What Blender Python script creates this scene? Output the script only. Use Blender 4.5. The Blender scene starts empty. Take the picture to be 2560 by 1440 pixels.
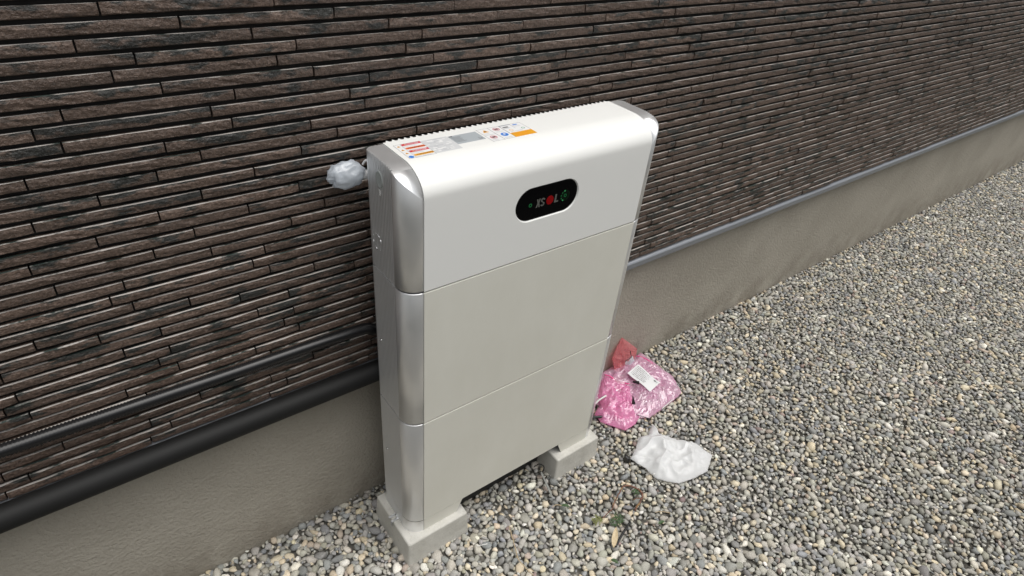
import bpy, bmesh, math, random
import numpy as np
from mathutils import Vector, Matrix, noise
rnd = random.Random(7)
scene = bpy.context.scene
COL = scene.collection
rad = math.radians

# ------------------------------------------------------------------ camera
CAM = Vector((-0.4346, -0.8175, 1.4102)); YAW, PITCH, ROLL, FPX = 0.6992, -0.6164, 0.102, 1540.73
_d = Vector((math.sin(YAW)*math.cos(PITCH), math.cos(YAW)*math.cos(PITCH), math.sin(PITCH)))
_r = Vector((math.cos(YAW), -math.sin(YAW), 0)); _u = _r.cross(_d)
RIGHT = _r*math.cos(ROLL) + _u*math.sin(ROLL); UP = _u*math.cos(ROLL) - _r*math.sin(ROLL)
cd = bpy.data.cameras.new('camera'); cam = bpy.data.objects.new('camera', cd); COL.objects.link(cam)
M = Matrix((RIGHT, UP, -_d)).transposed().to_4x4(); M.translation = CAM; cam.matrix_world = M
cd.sensor_width = 36; cd.lens = FPX*36/2560; cd.clip_start = 0.02; cd.clip_end = 400
scene.camera = cam
scene.render.resolution_x, scene.render.resolution_y = 1024, 576

# ------------------------------------------------------------------ sky, sun, exposure
SUN_EL, SUN_AZ = 75, 140          # azimuth measured clockwise from +Y
w = bpy.data.worlds.new('World'); scene.world = w; w.use_nodes = True
nt = w.node_tree; bg = nt.nodes['Background']
sky = nt.nodes.new('ShaderNodeTexSky'); sky.sky_type = 'NISHITA'; sky.sun_disc = False
sky.sun_elevation = rad(SUN_EL); sky.sun_rotation = rad(SUN_AZ); sky.dust_density = 4; sky.air_density = 1.5
hs = nt.nodes.new('ShaderNodeHueSaturation'); hs.inputs['Saturation'].default_value = 0.22
nt.links.new(sky.outputs[0], hs.inputs['Color']); nt.links.new(hs.outputs[0], bg.inputs['Color'])
bg.inputs['Strength'].default_value = 0.05
sl = bpy.data.lights.new('sun', 'SUN'); sl.energy = 1.5; sl.angle = rad(75); sl.color = (1, 0.975, 0.93)
so = bpy.data.objects.new('sun', sl); COL.objects.link(so)
sdir = Vector((math.sin(rad(SUN_AZ))*math.cos(rad(SUN_EL)), math.cos(rad(SUN_AZ))*math.cos(rad(SUN_EL)), math.sin(rad(SUN_EL))))
so.rotation_euler = sdir.to_track_quat('Z', 'Y').to_euler(); so.location = (1, -3, 5)
scene.view_settings.view_transform = 'Standard'; scene.view_settings.look = 'None'
scene.view_settings.exposure = 1.10; scene.view_settings.gamma = 1

# ------------------------------------------------------------------ helpers
def project(p):
    q = Vector(p) - CAM; z = q.dot(_d)
    if z < 0.05: return None
    return (1280 + FPX*q.dot(RIGHT)/z, 720 - FPX*q.dot(UP)/z, z)

def link(name, me, mat=None, parent=None, **props):
    o = bpy.data.objects.new(name, me); COL.objects.link(o)
    if mat is not None and me is not None and hasattr(me, 'materials') and not me.materials:
        for m in (mat if isinstance(mat, (list, tuple)) else [mat]): me.materials.append(m)
    if parent:
        o.parent = parent; o.matrix_parent_inverse = Matrix.Translation(-parent.location)
    for k, v in props.items(): o[k] = v
    return o

def empty(name, loc, label, category, **props):
    o = bpy.data.objects.new(name, None); COL.objects.link(o); o.location = loc; o.empty_display_size = .05
    o['label'] = label; o['category'] = category
    for k, v in props.items(): o[k] = v
    return o

class MB:
    """collects polygons; build() makes one mesh"""
    def __init__(s): s.v = []; s.f = []; s.m = []; s.sm = []
    def add(s, verts, faces, mi=0, smooth=False):
        b = len(s.v); s.v += [tuple(v) for v in verts]
        for f in faces: s.f.append([i + b for i in f]); s.m.append(mi); s.sm.append(smooth)
    def box(s, a, b, mi=0, ch=0):
        x0, y0, z0 = a; x1, y1, z1 = b
        s.add([(x0,y0,z0),(x1,y0,z0),(x1,y1,z0),(x0,y1,z0),(x0,y0,z1),(x1,y0,z1),(x1,y1,z1),(x0,y1,z1)],
              [(0,3,2,1),(4,5,6,7),(0,1,5,4),(1,2,6,5),(2,3,7,6),(3,0,4,7)], mi)
    def strip(s, rows, mi=0, smooth=False, closed=False):
        n = len(rows[0]); v = [p for r in rows for p in r]; f = []
        for i in range(len(rows)-1):
            for j in range(n if closed else n-1):
                k = (j+1) % n
                f.append((i*n+j, i*n+k, (i+1)*n+k, (i+1)*n+j))
        s.add(v, f, mi, smooth)
    def tube(s, pts, r, n=8, mi=0, caps=True):
        pts = [Vector(p) for p in pts]; rs = r if isinstance(r, (list, tuple)) else [r]*len(pts); rows = []
        for i, p in enumerate(pts):
            t = (pts[min(i+1, len(pts)-1)] - pts[max(i-1, 0)]).normalized()
            a = Vector((0,0,1)) if abs(t.z) < .9 else Vector((1,0,0))
            x = t.cross(a).normalized(); y = x.cross(t)
            rows.append([p + rs[i]*(x*math.cos(2*math.pi*k/n) + y*math.sin(2*math.pi*k/n)) for k in range(n)])
        s.strip(rows, mi, True, True)
        if caps:
            s.add(rows[0], [tuple(range(n))], mi); s.add(rows[-1], [tuple(range(n))[::-1]], mi)
    def mesh(s, name, recalc=True):
        me = bpy.data.meshes.new(name); me.from_pydata(s.v, [], s.f)
        me.polygons.foreach_set('material_index', s.m); me.polygons.foreach_set('use_smooth', s.sm); me.update()
        if recalc:
            bm = bmesh.new(); bm.from_mesh(me)
            bmesh.ops.remove_doubles(bm, verts=bm.verts, dist=1e-6)
            bmesh.ops.recalc_face_normals(bm, faces=bm.faces); bm.to_mesh(me); bm.free()
        return me
    def build(s, name, mat, parent=None, recalc=True, **props):
        return link(name, s.mesh(name, recalc), mat, parent, **props)

def bevel_box(a, b, off, seg=2, taper=0):
    bm = bmesh.new(); m = MB(); m.box(a, b); me = m.mesh('tmp'); bm.from_mesh(me); bpy.data.meshes.remove(me)
    bmesh.ops.bevel(bm, geom=list(bm.edges), offset=off, segments=seg, profile=.5, affect='EDGES')
    out = bpy.data.meshes.new('box'); bm.to_mesh(out); bm.free()
    return out

def spline(pts, n=8):
    P = [Vector(p) for p in pts]; out = []
    for i in range(len(P)-1):
        p0 = P[max(i-1,0)]; p1 = P[i]; p2 = P[i+1]; p3 = P[min(i+2, len(P)-1)]
        for k in range(n):
            t = k/n
            out.append(.5*((2*p1)+(p2-p0)*t+(2*p0-5*p1+4*p2-p3)*t*t+(3*p1-p0-3*p2+p3)*t**3))
    return out + [P[-1]]

# ------------------------------------------------------------------ materials
def mat(name, color=(.5,.5,.5), rough=.5, metal=0, spec=.5, **kw):
    m = bpy.data.materials.new(name); m.use_nodes = True; b = m.node_tree.nodes['Principled BSDF']
    b.inputs['Base Color'].default_value = (*color, 1); b.inputs['Roughness'].default_value = rough
    b.inputs['Metallic'].default_value = metal; b.inputs['Specular IOR Level'].default_value = spec
    for k, v in kw.items(): b.inputs[k].default_value = v
    return m
class NB:
    def __init__(s, m): s.t = m.node_tree; s.b = s.t.nodes['Principled BSDF']
    def n(s, typ, **kw):
        x = s.t.nodes.new(typ)
        for k, v in kw.items():
            if k.startswith('i_'): x.inputs[k[2:].replace('_', ' ')].default_value = v
            else: setattr(x, k, v)
        return x
    def l(s, a, b): s.t.links.new(a, b)
    def pos(s): return s.n('ShaderNodeNewGeometry').outputs['Position']
    def noise(s, scale, detail=4, rough=.55, vec=None, sc=None):
        x = s.n('ShaderNodeTexNoise'); x.inputs['Scale'].default_value = scale; x.inputs['Detail'].default_value = detail
        x.inputs['Roughness'].default_value = rough
        v = vec or s.pos()
        if sc:
            mp = s.n('ShaderNodeMapping'); mp.inputs['Scale'].default_value = sc; s.l(v, mp.inputs['Vector']); v = mp.outputs[0]
        s.l(v, x.inputs['Vector']); return x.outputs['Fac']
    def ramp(s, fac, stops):
        x = s.n('ShaderNodeValToRGB'); e = x.color_ramp.elements
        while len(e) < len(stops): e.new(.5)
        for k, (p, c) in enumerate(stops):
            e[k].position = p; e[k].color = (*c, 1) if len(c) == 3 else c
        s.l(fac, x.inputs[0]); return x.outputs[0]
    def mix(s, a, b, fac, blend='MIX'):
        x = s.n('ShaderNodeMix', data_type='RGBA', blend_type=blend)
        for val, i in ((fac, 0), (a, 6), (b, 7)):
            if hasattr(val, 'links'): s.l(val, x.inputs[i])
            else: x.inputs[i].default_value = val if i == 0 else (*val, 1)
        return x.outputs[2]
    def bump(s, h, strength, dist, prev=None):
        x = s.n('ShaderNodeBump'); x.inputs['Strength'].default_value = strength; x.inputs['Distance'].default_value = dist
        s.l(h, x.inputs['Height'])
        if prev: s.l(prev, x.inputs['Normal'])
        s.l(x.outputs[0], s.b.inputs['Normal']); return x.outputs[0]
    def color(s, c): s.l(c, s.b.inputs['Base Color'])
    def rough(s, r): s.l(r, s.b.inputs['Roughness'])

# brown split-face siding with charcoal patches
m_brick = mat('brick_brown', rough=.42, spec=.6); B = NB(m_brick)
patch = B.noise(15, 4, .65, sc=(1, 1, 2.6)); tn = B.n('ShaderNodeAttribute', attribute_name='Tone'); sx = B.n('ShaderNodeSeparateColor'); B.l(tn.outputs['Color'], sx.inputs[0])
def mth(op, a, b):
    x = B.n('ShaderNodeMath', operation=op)
    for i, v in enumerate((a, b)):
        if hasattr(v, 'links'): B.l(v, x.inputs[i])
        else: x.inputs[i].default_value = v
    return x.outputs[0]
patch = mth('ADD', patch, mth('ADD', mth('MULTIPLY', mth('SUBTRACT', sx.outputs[1], .5), .20), mth('MULTIPLY', mth('SUBTRACT', sx.outputs[2], .5), .14)))
pm = B.ramp(patch, [(.575, (0,0,0)), (.65, (1,1,1))])
grain = B.noise(210, 5, .68); med = B.noise(85, 3, .6)
brown = B.ramp(grain, [(.3, (.060,.040,.030)), (.52, (.128,.087,.067)), (.75, (.27,.195,.155))])
brown = B.mix(brown, (.098,.067,.052), B.ramp(med, [(.35,(0,0,0)),(.7,(.6,.6,.6))]))
char = B.ramp(grain, [(.3, (.016,.017,.016)), (.8, (.052,.051,.046))])
tv = B.n('ShaderNodeCombineColor')
for i in range(3): B.l(sx.outputs[0], tv.inputs[i])
B.color(B.mix(B.mix(brown, char, pm), tv.outputs[0], 1.0, 'MULTIPLY'))
nb = B.bump(B.noise(120, 4, .6), 1.0, .0035); B.bump(grain, .9, .0026, nb)
m_ledge_light = mat('brick_ledge_painted_light', (.30,.275,.25), .5); B = NB(m_ledge_light)  # pale colour paints the bright highlight along each tile's top edge
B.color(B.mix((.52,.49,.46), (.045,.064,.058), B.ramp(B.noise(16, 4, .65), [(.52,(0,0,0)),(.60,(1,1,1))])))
m_groove = mat('groove_dark', (.016,.014,.013), .8)
m_siding = mat('siding_brown', (.05,.04,.034), .6); B = NB(m_siding); B.bump(B.noise(60, 3), .5, .004)
# stucco foundation
m_stucco = mat('stucco', rough=.9, spec=.2); B = NB(m_stucco)
c1 = B.noise(3.5, 4, .6); c2 = B.noise(150, 3, .6)
B.color(B.mix(B.ramp(c1, [(.3, (.355,.33,.28)), (.7, (.44,.41,.355))]), (.25,.225,.19), B.ramp(c2, [(.55,(0,0,0)),(.8,(.5,.5,.5))])))
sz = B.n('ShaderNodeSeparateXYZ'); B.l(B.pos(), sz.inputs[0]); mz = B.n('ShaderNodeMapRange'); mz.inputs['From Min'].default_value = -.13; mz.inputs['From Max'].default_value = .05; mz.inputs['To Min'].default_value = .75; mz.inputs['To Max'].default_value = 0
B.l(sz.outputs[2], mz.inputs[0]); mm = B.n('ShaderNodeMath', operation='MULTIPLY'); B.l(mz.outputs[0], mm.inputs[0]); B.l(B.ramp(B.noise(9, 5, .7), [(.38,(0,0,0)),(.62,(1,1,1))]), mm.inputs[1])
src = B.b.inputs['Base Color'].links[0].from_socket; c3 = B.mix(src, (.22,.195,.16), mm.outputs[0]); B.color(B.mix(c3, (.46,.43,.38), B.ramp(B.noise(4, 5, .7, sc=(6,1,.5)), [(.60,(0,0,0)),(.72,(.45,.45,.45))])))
B.bump(B.noise(140, 3, .55), .8, .005)
m_flash = mat('flashing_grey', (.24,.255,.28), .35, .3)
# cabinet
m_white = mat('cover_white', (.81,.812,.792), .36); B = NB(m_white)
B.bump(B.noise(900, 2, .5), .12, .0006); B.rough(B.ramp(B.noise(18, 4, .6), [(.3,(.33,)*3),(.75,(.42,)*3)]))
m_panel = mat('panel_warm_grey', (.70,.69,.635), .42); B = NB(m_panel)
sm = B.noise(7, 5, .65, sc=(1,1,.5)); B.color(B.ramp(sm, [(.3,(.672,.662,.592)),(.75,(.725,.716,.652))]))
nb = B.bump(B.noise(5, 2, .5), .25, .006); B.bump(B.noise(900, 2, .5), .12, .0006, nb); B.rough(B.ramp(B.noise(11, 6, .7), [(.3,(.30,)*3),(.75,(.5,)*3)]))
m_silver = mat('silver_paint', (.84,.845,.85), .34, .78); B = NB(m_silver)
B.bump(B.noise(1500, 2, .5), .10, .0004); B.rough(B.ramp(B.noise(25, 4, .6), [(.3,(.32,)*3),(.75,(.40,)*3)]))
m_dark = mat('dark_plastic', (.02,.02,.02), .6)
m_sink = mat('heat_sink', (.16,.165,.17), .5, .6)
m_glass = mat('display_black', (.002,.002,.0025), .12, 0, .07)
m_letter = mat('print_grey', (.12,.12,.11), .5, 0, .1)
m_red = mat('print_red', (.24,.0015,.003), .5, 0, .1)
m_green = mat('led_green', (.012,.09,.03), .5, 0, .1); m_green.node_tree.nodes['Principled BSDF'].inputs['Emission Color'].default_value = (.05,.9,.25,1)
m_green.node_tree.nodes['Principled BSDF'].inputs['Emission Strength'].default_value = .015
m_green2 = mat('led_green_dim', (.004,.010,.005), .5, 0, .05)
m_green3 = mat('led_green_dot', (.02,.14,.05), .5, 0, .1); m_green3.node_tree.nodes['Principled BSDF'].inputs['Emission Color'].default_value = (.15,1,.35,1)
m_green3.node_tree.nodes['Principled BSDF'].inputs['Emission Strength'].default_value = .08
m_chrome = mat('chrome', (.75,.76,.77), .16, 1)
# sticker inks
def ink(n, c): return mat('ink_'+n, c, .38)
INK = [ink('white', (.80,.80,.80)), ink('line', (.16,.16,.17)), ink('red', (.62,.02,.05)), ink('orange', (.80,.15,.03)), ink('amber', (.78,.36,.02)),
       ink('blue', (.03,.20,.66)), ink('black', (.02,.02,.02)), ink('pink', (.55,.13,.17)), ink('grey', (.45,.47,.50)), ink('pale', (.62,.63,.64)), ink('steel', (.40,.435,.46)), ink('green', (.12,.36,.22))]
WHITE, LINE, RED, ORANGE, AMBER, BLUE, BLACK, PINK, GREY, PALE, STEEL, GREEN = range(12)
# concrete
m_conc = mat('concrete', rough=.88, spec=.25); B = NB(m_conc)
c1 = B.noise(14, 5, .65); c2 = B.noise(160, 4, .7)
cc = B.mix(B.ramp(c1, [(.3, (.45,.44,.40)), (.5, (.55,.54,.50)), (.75, (.62,.61,.57))]), (.30,.29,.255), B.ramp(c2, [(.58,(0,0,0)),(.75,(.6,.6,.6))]))
B.color(B.mix(cc, (.60,.59,.56), B.ramp(B.noise(45, 4, .7), [(.62,(0,0,0)),(.75,(.7,.7,.7))])))
nb = B.bump(B.noise(55, 3), .35, .003); B.bump(c2, .5, .001, nb)
# gravel
m_peb = mat('pebble', rough=.72, spec=.35); B = NB(m_peb)
at = B.n('ShaderNodeAttribute', attribute_name='Col')
sp = B.noise(380, 4, .7); s2 = B.noise(95, 3, .6)
B.color(B.mix(at.outputs['Color'], B.mix(at.outputs['Color'], (1.6,1.6,1.55), 1, 'MULTIPLY'), B.ramp(sp, [(.42,(0,0,0)),(.75,(.8,.8,.8))])))
B.bump(sp, .35, .001)
m_ground = mat('grit', rough=.95, spec=.2); B = NB(m_ground)
vo = B.n('ShaderNodeTexVoronoi'); vo.inputs['Scale'].default_value = 75; B.l(B.pos(), vo.inputs['Vector'])
B.color(B.mix((.07,.066,.058), B.ramp(B.noise(60, 4, .7), [(.3,(.10,.098,.09)),(.7,(.30,.285,.25))]), B.ramp(vo.outputs['Distance'], [(.1,(1,1,1)),(.75,(.15,.15,.15))])))
B.bump(vo.outputs['Distance'], -1.0, .008)

# ------------------------------------------------------------------ ground
GZ = -0.125
mb = MB(); mb.add([(-80,-80,-.141),(80,-80,-.141),(80,80,-.141),(-80,80,-.141)], [(0,1,2,3)])
mb.build('ground', m_ground, kind='structure')

# ------------------------------------------------------------------ house wall
WY = 0.200; PITCHZ = 0.0223; ZTOP0 = 1.1795; FY = 0.247
wall = empty('house_wall', (1.0, .25, -.14), 'dark brown split-face tiled house wall above a beige rendered foundation', 'wall')
X0, X1 = -2.2, 9.0
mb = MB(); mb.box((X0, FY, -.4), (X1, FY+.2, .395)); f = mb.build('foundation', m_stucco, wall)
f['label'] = 'beige rough rendered foundation under the brown wall'
mb = MB()                                   # drip flashing, bent profile
prof = [(.232,.372),(.1965,.372),(.1945,.3755),(.1945,.3925),(.1975,.396),(.214,.4035),(.232,.4035)]
mb.strip([[(X0,y,z) for y,z in prof],[(X1,y,z) for y,z in prof]])
mb.build('flashing', m_flash, wall)
mb = MB(); mb.box((X0, .2125, .398), (X1, .40, 3.0)); mb.build('siding_backing', m_groove, wall)

BL, JG = 0.2300, 0.0028
def brick_mesh(seed, lod):
    r = random.Random(seed); L = BL-JG; nx = 12 if lod else 5
    H = .0164; rows = []
    def ny(x, k): return noise.noise(Vector((x*55+seed*9.1, k*3.7, seed*1.7)))*.0014 + noise.noise(Vector((x*150+seed*3.1, k*7.7, 3.3)))*.0007
    for k, (y, z) in enumerate([(.0120, -.0016), (.0052, -.0006), (.0003, 0), (-.0006, -.0050), (-.0004, -.0104), (.0002, -.0147), (.0062, -H-.0010), (.0122, -H-.0014)]):
        row = []
        for i in range(nx+1):
            x = L*i/nx; yy, zz = y, z
            if k in (2, 3, 4, 5):
                e = .0012 if i in (0, nx) else 0
                yy += ny(x, k) + e
            if k == 2: zz += noise.noise(Vector((x*60+seed*5.3, 1.1, 9)))*.0011 - .0002
            if k in (5, 6): zz += noise.noise(Vector((x*40+seed*4.3, 5.1, 2)))*.0008
            row.append((x, yy, zz))
        rows.append(row)
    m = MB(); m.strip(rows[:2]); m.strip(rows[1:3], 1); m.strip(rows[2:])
    for side in (0, -1):
        m.add([q[side] for q in rows], [tuple(range(len(rows)))])
    me = m.mesh('brick'); ca = me.color_attributes.new('Tone', 'FLOAT_COLOR', 'POINT'); t0, t1 = r.uniform(.72, 1.25), r.uniform(0, 1)
    for i, v in enumerate(me.vertices): ca.data[i].color = (t0, t1, min(1, max(0, 1+v.co.z/.0166)), 1)
    me.materials.append(m_brick); me.materials.append(m_ledge_light); return me
BM = [brick_mesh(s+1, True) for s in range(14)]; BMl = [brick_mesh(s+1, False) for s in range(6)]
known = {0:.218,1:.085,2:.151,3:.118,4:.175,5:.045,6:.006,7:.033,8:.160,9:.207,10:.139,11:.054,19:.024,20:.052,22:.220,24:.016,26:.062,27:.09,28:.228,29:.026,30:.194,31:.111,33:.048,34:.008}
spots = []
prev = 0
for n in range(-50, 35):
    off = known.get(n)
    if off is None:
        off = (prev + .23*rnd.choice((.33, .41, .58, .67)) + rnd.uniform(-.01, .01)) % .23
    prev = off
    k0 = int((X0-off)/BL)
    for k in range(k0, int((5.6-off)/BL)):
        x = off + k*BL + JG/2; z = ZTOP0 - n*PITCHZ
        if z > 1.95: continue
        a = project((x, WY, z)); b = project((x+BL, WY, z)); c = project((x, WY, z-PITCHZ))
        area = 0
        if a and b and c:
            u0, u1 = max(0, min(a[0], b[0])), min(2560, max(a[0], b[0])); v = (a[1]+b[1])/2
            if u1 > u0 and -12 < v < 1452:
                hid = 1080 < (u0+u1)/2 < 1500 and v > 420                   # behind the cabinet
                area = (u1-u0)*abs(c[1]-a[1])*(0 if hid else 1)
                if u1 > 875 and u0 < 1685: area *= 6
        spots.append((area, x, z, n))
spots.sort(key=lambda s: -s[0])
vrest = MB(); vtone = []
for i, (area, x, z, n) in enumerate(spots):
    dy = rnd.uniform(-.0022, .0016); z += rnd.uniform(-.0005, .0005)
    if i < 300 and area > 0:
        o = link('brick', rnd.choice(BM), None, wall); o.matrix_parent_inverse = Matrix.Translation(-wall.location)
        o.location = (x, WY+dy, z)
    else:
        me = rnd.choice(BM if area > 0 else BMl)
        vrest.add([(v.co.x+x, v.co.y+WY+dy, v.co.z+z) for v in me.vertices], [tuple(p.vertices) for p in me.polygons])
        vtone += [tuple(c.color) for c in me.color_attributes['Tone'].data]
        vrest.m[-len(me.polygons):] = [p.material_index for p in me.polygons]
o = vrest.build('brick_courses', [m_brick, m_ledge_light], wall, recalc=False, kind='stuff')
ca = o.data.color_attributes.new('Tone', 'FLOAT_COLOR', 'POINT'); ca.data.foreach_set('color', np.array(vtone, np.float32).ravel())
for ch in wall.children:
    ch.matrix_parent_inverse = Matrix.Translation(-wall.location)

# boundary wall of the narrow side yard, behind the photographer
m_cblock = mat('wall_block', rough=.9, spec=.2); B = NB(m_cblock)
bt = B.n('ShaderNodeTexBrick'); bt.inputs['Scale'].default_value = 1; bt.inputs['Brick Width'].default_value = .4; bt.inputs['Row Height'].default_value = .2; bt.inputs['Mortar Size'].default_value = .006
bt.inputs['Color1'].default_value = (.20,.21,.17,1); bt.inputs['Color2'].default_value = (.23,.235,.195,1); bt.inputs['Mortar'].default_value = (.14,.14,.12,1)
mp = B.n('ShaderNodeMapping'); mp.inputs['Rotation'].default_value = (rad(90),0,0); B.l(B.pos(), mp.inputs['Vector']); B.l(mp.outputs[0], bt.inputs['Vector']); B.color(bt.outputs['Color'])
bw = empty('boundary_wall', (1.5,-1.8,-.14), 'grey-green concrete block boundary wall facing the brown house wall', 'wall')
mb = MB(); mb.box((-5,-1.95,-.4),(10,-1.80,1.15)); mb.build('block_courses', m_cblock, bw)
mb = MB(); mb.box((-5,-1.975,1.152),(10,-1.775,1.21)); mb.build('coping', m_cblock, bw)

# ------------------------------------------------------------------ gravel
BLK = [(-.016, -.019, .163, .160), (.4785, -.021, .6470, .158)]
def pebble_shape(seed, lod):
    bm = bmesh.new(); bmesh.ops.create_icosphere(bm, subdivisions=2 if lod else 1, radius=1)
    r = random.Random(seed); ax = Vector((r.uniform(-9,9), r.uniform(-9,9), r.uniform(-9,9)))
    planes = [(Vector((r.gauss(0,1), r.gauss(0,1), r.gauss(0,1))).normalized(), r.uniform(.55,.85)) for _ in range(7)]
    for v in bm.verts:
        d = v.co.normalized(); p = d*(1 + 0.24*noise.noise(d*1.3+ax) + .07*noise.noise(d*3+ax))
        for nrm, h in planes:
            e = p.dot(nrm) - h
            if e > 0: p -= nrm*e*.93
        v.co = p
    V = np.array([v.co[:] for v in bm.verts]); F = np.array([[v.index for v in f.verts] for f in bm.faces]); bm.free()
    return V, F
SH = {1: [pebble_shape(s, True) for s in range(16)], 0: [pebble_shape(s+50, False) for s in range(10)]}
rs = np.random.RandomState(3)
def visible(x, y, mrg=260):
    q = np.stack([x-CAM.x, y-CAM.y, np.full_like(x, GZ-CAM.z)], 1); z = q@np.array(_d)
    u = 1280 + FPX*(q@np.array(RIGHT))/z; v = 720 - FPX*(q@np.array(UP))/z
    return (z > .1)&(u > -mrg)&(u < 2560+mrg)&(v > -mrg)&(v < 1440+mrg), z
cells = {}
CS = .03
P = []
def scatter(n, rmin, rmax, zoff, sep, ylo=-1.35):
    x = rs.uniform(-.9, 5.2, n); y = rs.uniform(ylo, FY-.002, n); ok, z = visible(x, y)
    for b in BLK:
        ok &= ~((x > b[0]-.003)&(x < b[2]+.003)&(y > b[1]-.003)&(y < b[3]+.003))
    ok &= rs.uniform(size=n) < np.clip(1.25-(z-1.2)*.12, .55, 1)
    rr = rmin + (rmax-rmin)*rs.beta(1.5, 2.6, n)
    for i in np.nonzero(ok)[0]:
        xi, yi, ri = x[i], y[i], rr[i]; cx, cy = int(xi/CS+1000), int(yi/CS+1000); bad = False
        for a in (-1, 0, 1):
            for c in (-1, 0, 1):
                for (px, py, pr) in cells.get((cx+a, cy+c), ()):
                    if (px-xi)**2+(py-yi)**2 < (sep*(pr+ri))**2: bad = True; break
                if bad: break
            if bad: break
        if bad: continue
        cells.setdefault((cx, cy), []).append((xi, yi, ri)); P.append((xi, yi, zoff, ri, z[i]))
scatter(1500, .0150, .0210, -.002, .70)
scatter(30000, .0095, .0165, .0, .68)
scatter(110000, .0068, .0110, .0, .68)
scatter(160000, .0038, .0064, .003, .76)
cells.clear(); scatter(80000, .0070, .0115, -.005, .70)
PAL = [((.24,.235,.22),26),((.33,.32,.295),28),((.145,.15,.155),13),((.42,.40,.35),16),((.46,.39,.28),10),((.55,.48,.36),5),((.19,.20,.215),9),((.62,.60,.54),7),((.36,.29,.24),2.5),((.20,.135,.125),.7),((.29,.28,.235),12)]
pal = np.array([c for c, _ in PAL]); pal = pal*.74 + np.array([.275,.265,.238])*.26; pw = np.array([k for _, k in PAL], float); pw /= pw.sum()
VV, FF, CC = [], [], []; base = 0
for (x, y, dz, r, dist) in P:
    lod = 1 if dist < 1.75 else 0; V, F = SH[lod][rs.randint(len(SH[lod]))]
    sx, sy, sz = r*rs.uniform(.95,1.4), r*rs.uniform(.68,1.0), r*rs.uniform(.45,.80)
    a = rs.uniform(0, 2*math.pi); t = rs.normal(0, .28); t2 = rs.normal(0, .28)
    Rz = np.array([[math.cos(a),-math.sin(a),0],[math.sin(a),math.cos(a),0],[0,0,1]])
    Rx = np.array([[1,0,0],[0,math.cos(t),-math.sin(t)],[0,math.sin(t),math.cos(t)]])
    Ry = np.array([[math.cos(t2),0,math.sin(t2)],[0,1,0],[-math.sin(t2),0,math.cos(t2)]])
    Q = (V*np.array([sx,sy,sz]))@(Rz@Rx@Ry).T + np.array([x, y, GZ-.004+dz+rs.uniform(-.003,.003)])
    Q[:,1] = np.minimum(Q[:,1], FY-.001)
    VV.append(Q); FF.append(F+base); base += len(V)
    c = pal[rs.choice(len(pal), p=pw)]*rs.uniform(.95,1.45)*np.array([1+rs.normal(0,.02),1,1+rs.normal(0,.03)])
    CC.append(np.repeat([[*np.clip(c,0,1),1]], len(V), 0))
VV = np.concatenate(VV).astype(np.float32); FF = np.concatenate(FF).astype(np.int32); CC = np.concatenate(CC).astype(np.float32)
me = bpy.data.meshes.new('gravel'); me.vertices.add(len(VV)); me.vertices.foreach_set('co', VV.ravel())
me.loops.add(FF.size); me.loops.foreach_set('vertex_index', FF.ravel()); me.polygons.add(len(FF))
me.polygons.foreach_set('loop_start', np.arange(0, FF.size, 3, dtype=np.int32)); me.polygons.foreach_set('use_smooth', np.ones(len(FF), bool))
me.update(calc_edges=True)
ca = me.color_attributes.new('Col', 'FLOAT_COLOR', 'POINT'); ca.data.foreach_set('color', CC.ravel())
link('gravel', me, m_peb, None, kind='stuff', label='grey and beige rounded pebble gravel covering the ground', category='gravel')
print('pebbles', len(P), 'tris', len(FF))

# ------------------------------------------------------------------ concrete blocks
for (x0, y0, x1, y1), lab in zip(BLK, ('concrete block under the left foot of the battery cabinet, nearest the camera', 'concrete block under the right foot of the battery cabinet, near the pink bags')):
    me = bevel_box((x0, y0, -.24), (x1, y1, -.0432), .0055, 3)
    for v in me.vertices:
        v.co.x += noise.noise(v.co*40)*.0010; v.co.y += noise.noise(v.co*40+Vector((5,0,0)))*.0010
        if v.co.z < -.2: v.co.x += .010*(1 if v.co.x > (x0+x1)/2 else -1); v.co.y += .010*(1 if v.co.y > (y0+y1)/2 else -1)
    link('concrete_block', me, m_conc, None, label=lab, category='concrete block', group='concrete blocks under the cabinet feet')

# ------------------------------------------------------------------ storage battery cabinet
W, XL, YB = .6453, .0388, .0387
BOX = empty('storage_battery', (W/2, .07, -.043), 'tall white and silver home storage battery cabinet standing before the brown wall', 'battery cabinet')
def part(mb, name, m, parent=BOX, **kw): return mb.build(name, m, parent, **kw)
RY, RZ, ZT = .068, .047, .960
def ztop(y):
    if y >= RY: return ZT
    t = (RY-max(y, 0))/RY
    return ZT - RZ*(1-math.sqrt(max(0, 1-t*t)))
def plan():
    """left silver side in plan, rear to front: [(x, y, inward normal x, inward normal y)]"""
    p = [(XL,.1450,0,-1),(.014,.1450,0,-1),(.0075,.1430,.5,-.8),(.0025,.1385,.8,-.5),(.0002,.1330,1,0)]
    pit = .0062; y = .1300
    while y > .0460:
        p += [(.0000,y,1,0),(.0000,y-.0022,1,0),(.0034,y-.0030,1,0),(.0034,y-.0054,1,0)]; y -= pit
    p += [(0,y,1,0),(0,YB+.001,1,0)]
    for k in range(1, 15):
        a = math.pi/2*k/14
        p.append((XL*(1-math.cos(a)) , YB*(1-math.sin(a)), math.cos(a), math.sin(a)))
    return [(min(x, XL-.0007), yy, nx, ny) for x, yy, nx, ny in p]
PL = plan()
NR = len([1 for q in PL if q[1] > YB+.0005])
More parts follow.
